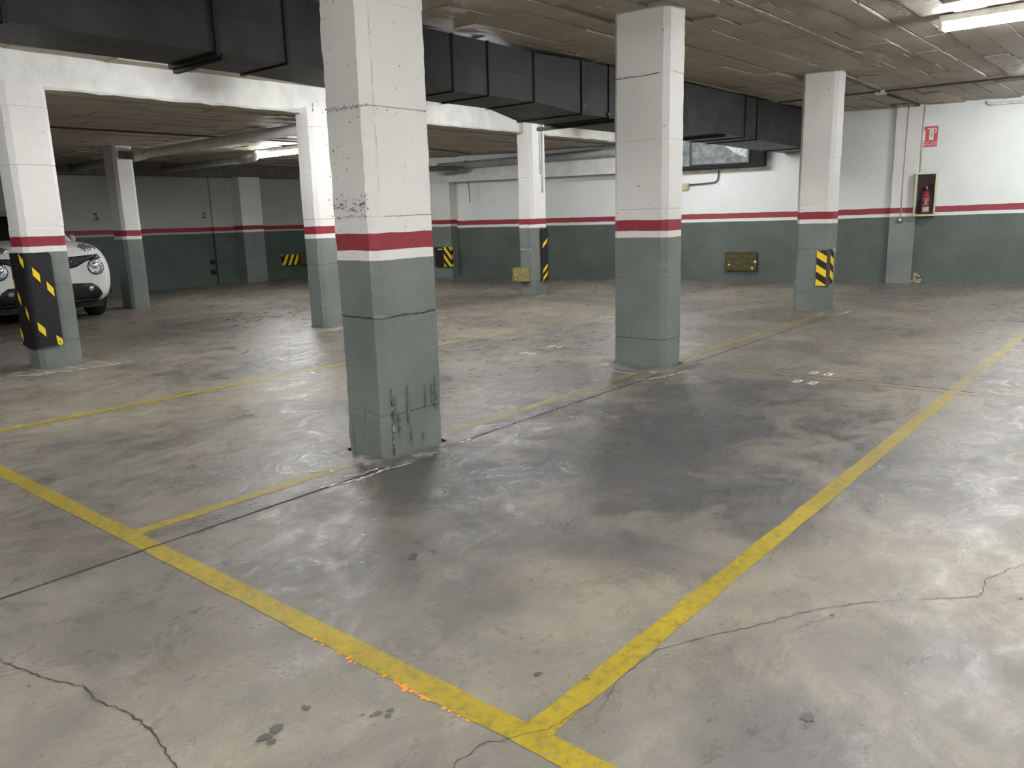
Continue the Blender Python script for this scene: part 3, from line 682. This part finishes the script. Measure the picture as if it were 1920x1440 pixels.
# ------------------------------------------------------------------ fluorescent lamps
def lamp(x, y0, y1, zc, label, lit=True, group=None):
    t = thing('fluorescent_lamp', label, 'lamp', (x, (y0+y1)/2, zc), 0, group); h = (y1-y0)/2
    obj('housing', bx(-.075, .075, -h, h, -.055, 0, bev=.006), M['lampbody'], t)
    for s in (-1, 1): obj('end_cap', bx(-.07, .07, min(s*h, s*(h-.035)), max(s*h, s*(h-.035)), -.12, -.055, bev=.008), M['lampbody'], t)
    bm = bmesh.new(); n = 12; A = []
    for yy in (-h+.036, h-.036):
        A.append([bm.verts.new((.066*math.cos(PI+PI*i/n), yy, -.056+.066*math.sin(PI+PI*i/n))) for i in range(n+1)])
    for i in range(n): bm.faces.new((A[0][i], A[0][i+1], A[1][i+1], A[1][i]))
    for a in A: bm.faces.new(a)
    bm.faces.new((A[0][0], A[0][-1], A[1][-1], A[1][0]))
    obj('diffuser', bm, M['tube'], t, True)
    return t
lamp(7.83, .22, 1.80, CEIL-.005, 'bright fluorescent lamp on the ceiling at the upper right')
lamp(12.55, .15, 1.80, CEIL-.005, 'far lit lamp near the right wall at the frame edge')
lamp(7.5, 5.9, 7.2, CEIL-.005, 'fluorescent lamp hidden behind the black duct')
lamp(8.05, 10.9, 12.3, LOW-.01, 'lit fluorescent lamp under the low ceiling behind the middle columns')
lamp(.6, 5.7, 7.1, CEIL-.005, 'fluorescent lamp over the left aisle outside the frame')
lamp(3.4, -.05, .95, CEIL-.005, 'fluorescent lamp above and right of the viewer outside the frame')
lamp(.5, -.9, .5, CEIL-.005, 'added fill lamp right above the viewer outside the frame')  # unseen fill, added to brighten the near columns and floor
lamp(11.3, 5.9, 7.1, CEIL-.005, 'added fill lamp hidden behind the black duct, nearest the far wall')  # unseen, added to lift the far wall between the right columns
lamp(4.7, 5.8, 7.1, CEIL-.005, 'added fill lamp hidden behind the black duct, nearer the white car')  # unseen, added to brighten the white beam and left aisle
lamp(-.7, 1.3, 1.9, CEIL-.005, 'added fill lamp above and left of the viewer outside the frame')  # short unseen fill, added to raise the left foreground floor
lamp(-2.2, .2, 1.6, CEIL-.005, 'fluorescent lamp behind the viewer')
lamp(-.4, -3.6, -2.2, CEIL-.005, 'fluorescent lamp further behind the viewer on the right')
lamp(1.2, -2.6, -1.2, CEIL-.005, 'fluorescent lamp in the right-hand bays outside the frame')
lamp(4.0, -5.0, -3.6, CEIL-.005, 'fluorescent lamp in the far right part outside the frame')
lamp(10.5, -5.0, -3.6, CEIL-.005, 'fluorescent lamp farthest right outside the frame')
d = thing('flood_fixture', 'unlit slab-shaped fixture hanging at the end of the grey pipe', 'fixture', (11.75, 11.75, 2.24), math.radians(-38))
obj('housing', bx(-.42, .42, -.09, .09, -.05, .05, bev=.015), M['greycond'], d)
obj('cover', bx(-.40, .40, -.075, .075, -.062, -.05), M['pvcdark'], d)

# ------------------------------------------------------------------ bumpers
mat1 = thing('rubber_bumper', 'black rubber mat with yellow dashes wrapped round the car-side column', 'bumper', (2.735, 7.985, 0))
def unroll(u):   # u along the mat: side face, rounded corner, front face
    a = (-.024, .325); L1 = .255
    if u < L1: return Vector((-.024, .325-u, 0)), Vector((-1, 0, 0))
    if u < L1+.115:
        t = (u-L1)/.115*PI/2; c = Vector((.052, .070, 0)); n = Vector((-math.cos(t), -math.sin(t), 0)); return c+n*.076+Vector((0, -.018*math.sin(t), 0)), n
    return Vector((.052+(u-L1-.115), -.024, 0)), Vector((0, -1, 0))
U1 = .52
bm = bmesh.new(); n = 40; rows = []
for i in range(n+1):
    u = U1*i/n; p_, nn = unroll(u); e = min(1, (U1-u)/.03) if U1-u < .03 else 1; zt = 1.082-(.03*(1-math.sqrt(max(0, 1-(1-e)**2)))); zb = .222+(.03*(1-math.sqrt(max(0, 1-(1-e)**2))))-(.012*math.sin(u*9))
    rows.append([bm.verts.new(p_+Vector((0, 0, z))+off) for off, z in ((nn*0, zb), (nn*0, zb*.5+zt*.5), (nn*0, zt), (-nn*.014, zt), (-nn*.014, zb))])
for a, b in zip(rows, rows[1:]):
    for k in range(5): bm.faces.new((a[k], b[k], b[(k+1) % 5], a[(k+1) % 5]))
bm.faces.new(rows[0]); bm.faces.new(rows[-1][::-1])
obj('rubber_mat', bm, M['black'], mat1, False)
for k, (u, z) in enumerate(((.265, 1.02), (.375, .885), (.475, .75), (.012, .82), (.10, .67), (.235, .535), (.355, .39), (.02, .33))):
    bm = bmesh.new(); A, B = [], []
    for i in range(7):
        t = i/6; uu = u-.026+.052*t; p_, nn = unroll(max(0, min(U1-.003, uu)))
        A.append(bm.verts.new(p_+nn*.0035+Vector((0, 0, z+.072-.067*t)))); B.append(bm.verts.new(p_+nn*.0035+Vector((0, 0, z-.005-.067*t))))
    for i in range(6): bm.faces.new((A[i], A[i+1], B[i+1], B[i]))
    obj('yellow_dash', bm, M['yellow'], mat1)
bm = bmesh.new(); pts = [(.463, .325)]+[(.492+.024*math.cos(t), .257+.03*math.sin(t)) for t in [PI+PI*i/8 for i in range(9)]]+[(.512, .285)]
bm.faces.new([bm.verts.new(unroll(u)[0]+unroll(u)[1]*.0025+Vector((0, 0, z))) for u, z in pts]); obj('yellow_dash', bm, M['yellow'], mat1)
bm = bmesh.new(); bm.faces.new([bm.verts.new(unroll(.490)[0]+Vector((.006*math.cos(t), -.0035, .255+.007*math.sin(t)))) for t in [2*PI*i/10 for i in range(10)]]); obj('fixing_hole', bm, M['matblack'], mat1)

g2 = thing('corner_guard', 'yellow and black striped corner guard on the far right column', 'bumper', (9.955, 3.33, 0))
obj('guard_plate', bx(-.022, -.002, .012, .135, .335, .765, bev=.003), stripes('guard_stripes_side', 1, -.6, .173, 1.3105), g2)
obj('guard_plate', bx(.012, .125, -.022, -.002, .36, .78, bev=.003), stripes('guard_stripes_front', 0, .6, .173, .052), g2)
bm = bmesh.new(); poly_prism(bm, [(-.022, .012), (.012, -.022), (.016, -.004), (-.004, .016)], .335, .775); obj('guard_spine', bm, simple('rust_brown_edge', (.07, .05, .045), .7), g2)
o = tag(obj('wood_scrap', bx(10.02, 10.07, 3.285, 3.305, .74, .79), M['beige']), 'tiny pale chip on top of the striped corner guard', 'scrap')

g3 = thing('rubber_bumper', 'narrow black rubber bumper with yellow dashes on the slim far column', 'bumper', (10.28, 7.86, 0))
bm = bmesh.new(); poly_prism(bm, [(-.20, -.03), (-.03, -.03), (.03, .03), (.03, .25), (.0, .25), (.0, .045), (-.045, -.002), (-.20, -.002)], .25, 1.07); obj('rubber_mat', bm, M['black'], g3)
for z in (.82, .42, .30):
    bm = bmesh.new(); vs = [bm.verts.new((x, -.033, zz)) for x, zz in ((-.19, z-.06), (-.07, z+.03), (-.05, z+.10), (-.17, z+.01))]; bm.faces.new(vs); obj('yellow_dash', bm, M['yellow'], g3)

def foamblock(name, label, bm, mat, hi=None):
    return tag(obj(name, bm, mat), label, 'foam block')
def rough_box(x0, x1, y0, y1, z0, z1, seed, j=.006, n=5):
    bm = bx(x0, x1, y0, y1, z0, z1); bmesh.ops.subdivide_edges(bm, edges=bm.edges[:], cuts=n, use_grid_fill=True); r2 = random.Random(seed)
    for v in bm.verts: v.co += Vector((r2.uniform(-j, j), r2.uniform(-j, j), r2.uniform(-j, j)))
    return bm
foamblock('foam_block', 'brownish yellow foam block near the foot of the slim far column', rough_box(9.81, 9.885, 7.93, 8.22, .255, .465, 1), M['foam'])
bm = rough_box(0, .545, 0, .06, .185, .515, 2, .008, 6)
for v in bm.verts: v.co = W(5.905+v.co.x, v.co.y+.012, v.co.z)
o = foamblock('foam_block', 'dark olive foam panel on the far green wall', bm, M['olive'])
bm = bmesh.new(); r2 = random.Random(4)
for s, z, r in ((6.37, .29, .024), (5.915, .345, .024), (5.965, .235, .024)):
    bm = bmesh.new(); fleck(bm, W(s, .0845, z), TW, UZ, r, r2)
    c_ = obj('torn_spot', bm, M['signwhite'], o); c_['label'] = 'white torn spot'
# striped foam blocks of the far corner
o = thing('foam_block', 'black foam block left of the striped block on the far corner pilaster', 'foam block', W(12.35, .26, .45))
wchild('foam_body', M['black'], o, 12.22, 12.44, .262, .33, .245, .655); wchild('yellow_strip', M['yellow'], o, 12.25, 12.36, .33, .333, .60, .625)
o = thing('foam_block', 'yellow and black striped foam block on the far corner pilaster', 'foam block', W(12.03, .26, .45))
wchild('foam_body', stripes('foam_stripes_far', 1, -1.3, .19, .05), o, 12.03, 12.205, .262, .35, .245, .66)
o = tag(obj('foam_block', bx(10.74, 11.16, 15.83, 15.9, .30, .54, bev=.004), stripes('foam_stripes_left', 0, -2.0, .30, .12)), 'yellow and black striped foam block low on the dark left wall', 'foam block')
o = tag(obj('foam_block', rough_box(11.20, 11.45, 15.80, 15.9, .285, .55, 5), M['olive']), 'dark olive foam block right of the striped one on the left wall', 'foam block')

# ------------------------------------------------------------------ extinguisher cabinet, sign
cab = thing('extinguisher_cabinet', 'glass-fronted cabinet with olive metal frame on the right wall', 'cabinet', W(3.34, 0, 1.42))
s0, s1, z0, z1 = 3.19, 3.495, 1.085, 1.765
wchild('back_panel', M['brownback'], cab, s0, s1, 0.002, .02, z0, z1)
wchild('side_panel', M['olivemetal'], cab, s0, s0+.012, .02, .19, z0, z1); wchild('side_panel', M['olivemetal'], cab, s1-.012, s1, .02, .19, z0, z1)
wchild('top_panel', M['olivemetal'], cab, s0+.012, s1-.012, .02, .19, z1-.012, z1); wchild('bottom_panel', M['olivemetal'], cab, s0+.012, s1-.012, .02, .19, z0, z0+.012)
fr = wchild('door_frame', M['olivemetal'], cab, s0, s0+.025, .19, .205, z0, z1)
for a in ((s1-.025, s1, .19, .205, z0, z1), (s0+.025, s1-.025, .19, .205, z1-.028, z1), (s0+.025, s1-.025, .19, .205, z0, z0+.03)): wchild('door_frame', M['olivemetal'], cab, *a)
wchild('glass_pane', M['glass'], cab, s0+.025, s1-.025, .195, .199, z0+.03, z1-.028)
ex = thing('fire_extinguisher', 'red fire extinguisher with black hose inside the glass cabinet', 'fire extinguisher', W(3.325, .10, 1.105))
def lathe(prof, n=24):
    bm = bmesh.new(); R_ = [[bm.verts.new((r*math.cos(2*PI*i/n), r*math.sin(2*PI*i/n), z)) for i in range(n)] for r, z in prof]
    for a, b in zip(R_, R_[1:]):
        for i in range(n): bm.faces.new((a[i], a[(i+1) % n], b[(i+1) % n], b[i]))
    bm.faces.new(R_[0][::-1]); bm.faces.new(R_[-1]); return bm
obj('cylinder_body', lathe([(.055, 0), (.062, .01), (.062, .31), (.055, .345), (.035, .37), (.018, .38), (.018, .40)]), M['redpaint'], ex, True)
obj('valve', lathe([(.02, .40), (.022, .42), (.018, .44), (.012, .45)], 12), M['chrome'], ex, True)
ht = Vector((TW.x, TW.y, 0))
obj('handle', tube(bmesh.new(), [UZ*.445, UZ*.455-ht*.05, UZ*.48-ht*.11], .008, 8), M['black'], ex, True)
obj('squeeze_lever', tube(bmesh.new(), [UZ*.425, UZ*.42-ht*.05, UZ*.43-ht*.09], .007, 8), M['black'], ex, True)
obj('hose', tube(bmesh.new(), bend([UZ*.42+ht*.01, UZ*.41+ht*.085, UZ*.12+ht*.10, UZ*.05+ht*.095], .06), .010, 10), M['black'], ex, True)
obj('hose_nozzle', tube(bmesh.new(), [UZ*.13+ht*.10, UZ*.03+ht*.10], [.011, .018], 10), M['black'], ex, True)
nd = NW
def curved_label(z0_, z1_, ang, mat, name):
    bm = bmesh.new(); base = math.atan2(nd.y, nd.x); A = [[bm.verts.new((.0628*math.cos(base+a), .0628*math.sin(base+a), z)) for a in [(-ang+2*ang*i/8) for i in range(9)]] for z in (z0_, z1_)]
    for i in range(8): bm.faces.new((A[0][i], A[0][i+1], A[1][i+1], A[1][i]))
    return obj(name, bm, mat, ex)
curved_label(.05, .125, .9, M['signwhite'], 'white_label'); curved_label(.155, .168, .8, M['signwhite'], 'label_line'); curved_label(.225, .235, .9, M['signwhite'], 'label_line'); curved_label(.255, .262, .9, M['signwhite'], 'label_line'); curved_label(.175, .215, .25, M['signwhite'], 'label_line')
sg = thing('extinguisher_sign', 'red square sign with white extinguisher pictogram on the right wall', 'sign', W(3.34, .0, 2.32))
wchild('sign_plate', M['signred'], sg, 3.237, 3.445, .002, .008, 2.165, 2.48)
def wpoly(pts, mat, name, d=.0095):
    bm = bmesh.new(); bm.faces.new([bm.verts.new(W(s, d, z)-sg.location) for s, z in pts]); return obj(name, bm, mat, sg)
S = lambda u: 3.445-u*.208
Zs = lambda v: 2.48-v*.315
def rect(u0, u1, v0, v1, mat, name, d=.0095): wpoly([(S(u0), Zs(v0)), (S(u1), Zs(v0)), (S(u1), Zs(v1)), (S(u0), Zs(v1))], mat, name, d)
rect(.45, .73, .16, .66, M['signwhite'], 'pictogram_extinguisher'); rect(.50, .68, .22, .56, M['siggrey'], 'pictogram_body', .0105)
rect(.30, .88, .09, .13, M['signwhite'], 'pictogram_lever'); rect(.84, .90, .10, .24, M['signwhite'], 'pictogram_hose')
wpoly([(S(.90), Zs(.22)), (S(.93), Zs(.25)), (S(.82), Zs(.36)), (S(.78), Zs(.34))], M['signwhite'], 'pictogram_hose')
rect(.09, .17, .22, .66, M['signwhite'], 'pictogram_arrow'); wpoly([(S(.05), Zs(.62)), (S(.21), Zs(.62)), (S(.13), Zs(.72))], M['signwhite'], 'pictogram_arrow')
rect(.03, .97, .765, .785, M['signwhite'], 'sign_rule')
tc = bpy.data.curves.new('lettering', 'FONT'); tc.body = 'EXTINTOR'; tc.size = .042; tc.align_x = 'CENTER'; tc.extrude = .0005
to = bpy.data.objects.new('tmp', tc); COL.objects.link(to); dg = bpy.context.evaluated_depsgraph_get(); me = bpy.data.meshes.new_from_object(to.evaluated_get(dg)); bpy.data.objects.remove(to)
me.materials.clear(); me.materials.append(M['signwhite'])
to = bpy.data.objects.new('lettering', me); COL.objects.link(to); to.parent = sg
R3 = Matrix((-TW, UZ, NW)).transposed().to_4x4(); R3.translation = W(3.341, .010, 2.185)-sg.location; to.matrix_local = R3
to['label'] = 'pale lettering along the foot of the sign'

# ------------------------------------------------------------------ the white car
CARX, CARY, CARA = 4.30, 11.78, math.radians(4)
car = thing('car', 'white compact crossover car with round headlamps parked behind the mat-wrapped column', 'car', (CARX, CARY, 0), -CARA)
# body: cross-sections along the car; each = (y, list of (x, z) from bottom centre outwards and up to top centre)
SEC = [
 (.00, [(0, .36), (.45, .36), (.60, .42), (.66, .55), (.66, .70), (.58, .86), (.40, .97), (0, 1.00)]),
 (.05, [(0, .26), (.52, .27), (.70, .36), (.76, .52), (.76, .72), (.68, .90), (.46, 1.02), (0, 1.05)]),
 (.16, [(0, .22), (.60, .22), (.79, .32), (.84, .52), (.84, .74), (.76, .95), (.54, 1.06), (0, 1.09)]),
 (.34, [(0, .20), (.64, .20), (.84, .30), (.88, .52), (.88, .76), (.81, .99), (.62, 1.09), (0, 1.12)]),
 (.60, [(0, .20), (.64, .20), (.85, .30), (.885, .52), (.885, .80), (.83, 1.02), (.66, 1.10), (0, 1.14)]),
 (1.10, [(0, .20), (.66, .20), (.85, .30), (.885, .52), (.885, .82), (.84, 1.03), (.68, 1.11), (0, 1.16)]),
 (1.60, [(0, .20), (.66, .20), (.85, .30), (.885, .52), (.885, .84), (.86, 1.03), (.74, 1.10), (0, 1.14)]),
 (2.60, [(0, .20), (.66, .20), (.85, .30), (.885, .52), (.885, .84), (.86, 1.05), (.74, 1.11), (0, 1.14)]),
 (3.50, [(0, .24), (.66, .24), (.86, .34), (.89, .54), (.89, .84), (.86, 1.04), (.72, 1.12), (0, 1.14)]),
 (3.90, [(0, .34), (.60, .34), (.80, .42), (.83, .56), (.82, .80), (.76, 1.00), (.60, 1.06), (0, 1.08)]),
 (4.02, [(0, .46), (.50, .46), (.66, .50), (.70, .60), (.68, .78), (.62, .92), (.46, .98), (0, 1.0)])]
bm = bmesh.new(); rows = []
for y_, p_ in SEC:
    full = [(x, z) for x, z in p_]+[(-x, z) for x, z in p_[-2:0:-1]]
    rows.append([bm.verts.new((x, y_, z)) for x, z in full])
n = len(rows[0])
for a, b in zip(rows, rows[1:]):
    for i in range(n): bm.faces.new((a[i], a[(i+1) % n], b[(i+1) % n], b[i]))
bm.faces.new(rows[0][::-1]); bm.faces.new(rows[-1]); bmesh.ops.recalc_face_normals(bm, faces=bm.faces[:])
me = bpy.data.meshes.new('t'); bm.to_mesh(me); bm.free(); to = bpy.data.objects.new('t', me); COL.objects.link(to)
sd = to.modifiers.new('s', 'SUBSURF'); sd.levels = 2; sd.render_levels = 2
dg = bpy.context.evaluated_depsgraph_get(); me2 = bpy.data.meshes.new_from_object(to.evaluated_get(dg)); bpy.data.objects.remove(to)
bm = bmesh.new(); bm.from_mesh(me2); bpy.data.meshes.remove(me2); tree = BVHTree.FromBMesh(bm)
obj('car_body', bm, M['carwhite'], car, True)
def inside(p, poly):
    c = False; j = len(poly)-1
    for i in range(len(poly)):
        xi, yi = poly[i]; xj, yj = poly[j]
        if (yi > p[1]) != (yj > p[1]) and p[0] < (xj-xi)*(p[1]-yi)/(yj-yi)+xi: c = not c
        j = i
    return c
def conform(name, poly, mat, off=.006, parent=car, cuts=3, dish=0, smooth=True):
    """a panel cut to the outline poly (x,z) and laid on the car's nose"""
    bm = bmesh.new(); f = bm.faces.new([bm.verts.new((x, -1, z)) for x, z in poly]); bmesh.ops.triangulate(bm, faces=[f])
    for _ in range(cuts):
        es = [e for e in bm.edges if e.calc_length() > .05]
        if es: bmesh.ops.subdivide_edges(bm, edges=es, cuts=1); bmesh.ops.triangulate(bm, faces=bm.faces[:])
    for v in bm.verts:
        h = tree.ray_cast(Vector((v.co.x, -1, v.co.z)), Vector((0, 1, 0)))
        y_ = h[0].y if h[0] is not None and h[0].y < 1.4 else .6
        v.co.y = y_-off
    ring = [e for e in bm.edges if e.is_boundary]; ex_ = bmesh.ops.extrude_edge_only(bm, edges=ring)
    for g in ex_['geom']:
        if isinstance(g, bmesh.types.BMVert): g.co.y += off+.012
    return obj(name, bm, mat, parent, smooth)
def disc(cx, cz, rx, rz, n=22): return [(cx+rx*math.cos(2*PI*i/n), cz+rz*math.sin(2*PI*i/n)) for i in range(n)]
mir = lambda P: [(-x, z) for x, z in P][::-1]
g_ = conform('grille', [(-.66, .92), (-.30, .90), (0, .885), (.30, .90), (.66, .92), (.70, .86), (.46, .83), (.34, .755), (0, .70), (-.34, .755), (-.46, .83), (-.70, .86)], M['carblack'], .010)
for k in range(5):
    for s in (-1, 1):
        conform('grille_stud', disc(s*(.12+.055*k), .80+(k % 2)*.035, .010, .008, 8), M['chrome'], .016, g_, 0)
conform('lower_grille', [(-.52, .525), (-.30, .535), (.30, .535), (.52, .525), (.60, .47), (.66, .36), (.60, .27), (-.60, .27), (-.66, .36), (-.60, .47)], M['carblack'], .010)
for s in (-1, 1):
    f = (lambda P: P) if s > 0 else mir
    hl = conform('headlamp', disc(s*.60, .745, .100, .100), M['lens'], .020)
    conform('headlamp_rim', disc(s*.60, .745, .112, .112), M['carblack'], .012)
    conform('projector', disc(s*.585, .765, .040, .042, 16), M['chrome'], .026, hl, 1)
    conform('marker_lamp', f([(.42, 1.035), (.50, .965), (.66, .985), (.755, 1.0), (.70, 1.055), (.56, 1.09)]), M['lens'], .012)
    fg = conform('fog_lamp', disc(s*.50, .45, .036, .036, 14), M['lens'], .024, cuts=1)
bm_ = conform('number_plate', [(-.26, .535), (.26, .535), (.26, .645), (-.26, .645)], M['platewhite'], .022, cuts=1, smooth=False)
conform('chin_spoiler', [(-.60, .30), (.60, .30), (.66, .24), (.5, .21), (-.5, .21), (-.66, .24)], M['carblack'], .03)
# plate characters (only their outline can be made out)
def cabin(pts_f, name, mat): pass
bm = bmesh.new()
cab_s = [(1.28, .62, 1.08, .02), (1.95, .60, 1.46, 0), (2.3, .58, 1.53, 0), (3.1, .56, 1.53, 0), (3.6, .54, 1.42, 0), (3.85, .62, 1.08, 0)]
A = []
for y_, hw, z, _ in cab_s: A.append([bm.verts.new(p) for p in ((-hw-.12*(1.55-z > .3), y_, min(z, 1.09)), (-hw, y_, z-.03), (-hw*.7, y_, z), (hw*.7, y_, z), (hw, y_, z-.03), (hw+.12*(1.55-z > .3), y_, min(z, 1.09)))])
for a, b in zip(A, A[1:]):
    for i in range(5): bm.faces.new((a[i], a[i+1], b[i+1], b[i]))
for s in (0, 1):
    pass
side = []
for sx in (0, 5):
    base = [bm.verts.new(((-.80 if sx == 0 else .80), y_, 1.07)) for y_, *_ in cab_s]
    for i in range(len(cab_s)-1):
        bm.faces.new((base[i], base[i+1], A[i+1][sx if sx == 0 else 5], A[i][sx if sx == 0 else 5]))
obj('windows', bm, M['carglass'], car, False)
bm = bmesh.new(); A = []
for y_, hw, z in ((1.90, .60, 1.475), (2.3, .62, 1.548), (2.8, .62, 1.56), (3.3, .60, 1.54), (3.65, .58, 1.45)):
    A.append([bm.verts.new(p) for p in ((-hw, y_, z-.05), (-hw*.85, y_, z-.005), (0, y_, z+.012), (hw*.85, y_, z-.005), (hw, y_, z-.05))])
for a, b in zip(A, A[1:]):
    for i in range(4): bm.faces.new((a[i], a[i+1], b[i+1], b[i]))
obj('roof', bm, M['carwhite'], car, True)
for s in (-1, 1):
    bm = tube(bmesh.new(), [(s*.70, 1.28, 1.08), (s*.61, 1.85, 1.42), (s*.57, 2.1, 1.53)], .03, 8); obj('windscreen_pillar', bm, M['carwhite'], car, True)
    bm = bmesh.new(); t = bmesh.ops.create_uvsphere(bm, u_segments=14, v_segments=8, radius=1)
    for v in bm.verts: v.co = Vector((s*.84+v.co.x*.05, 1.6+v.co.y*.10, 1.12+v.co.z*.07))
    obj('wing_mirror', bm, M['carwhite'], car, True)
def wheel(x, y_):
    o = obj('tyre', tube(bmesh.new(), [(x-.10, y_, .325), (x-.08, y_, .325), (x+.08, y_, .325), (x+.10, y_, .325)], [.29, .325, .325, .29], 28), M['tyre'], car, True)
    obj('wheel_rim', tube(bmesh.new(), [(x-.105, y_, .325), (x+.105, y_, .325)], .20, 20), M['sheet'], o, True)
for s in (-1, 1):
    wheel(s*.77, .80); wheel(s*.77, 3.33)
    # dark wheel arches
    for yy in (.80, 3.33):
        bm = bmesh.new(); A = [[bm.verts.new((s*x, yy+r*math.cos(t), .325+r*math.sin(t))) for t in [PI*i/14 for i in range(15)]] for x, r in ((.893, .37), (.893, .44))]
        for i in range(14): bm.faces.new((A[0][i], A[0][i+1], A[1][i+1], A[1][i]))
        obj('wheel_arch', bm, M['carblack'], car)
obj('underbody', bx(-.72, .72, .25, 3.8, .17, .30), M['carblack'], car)
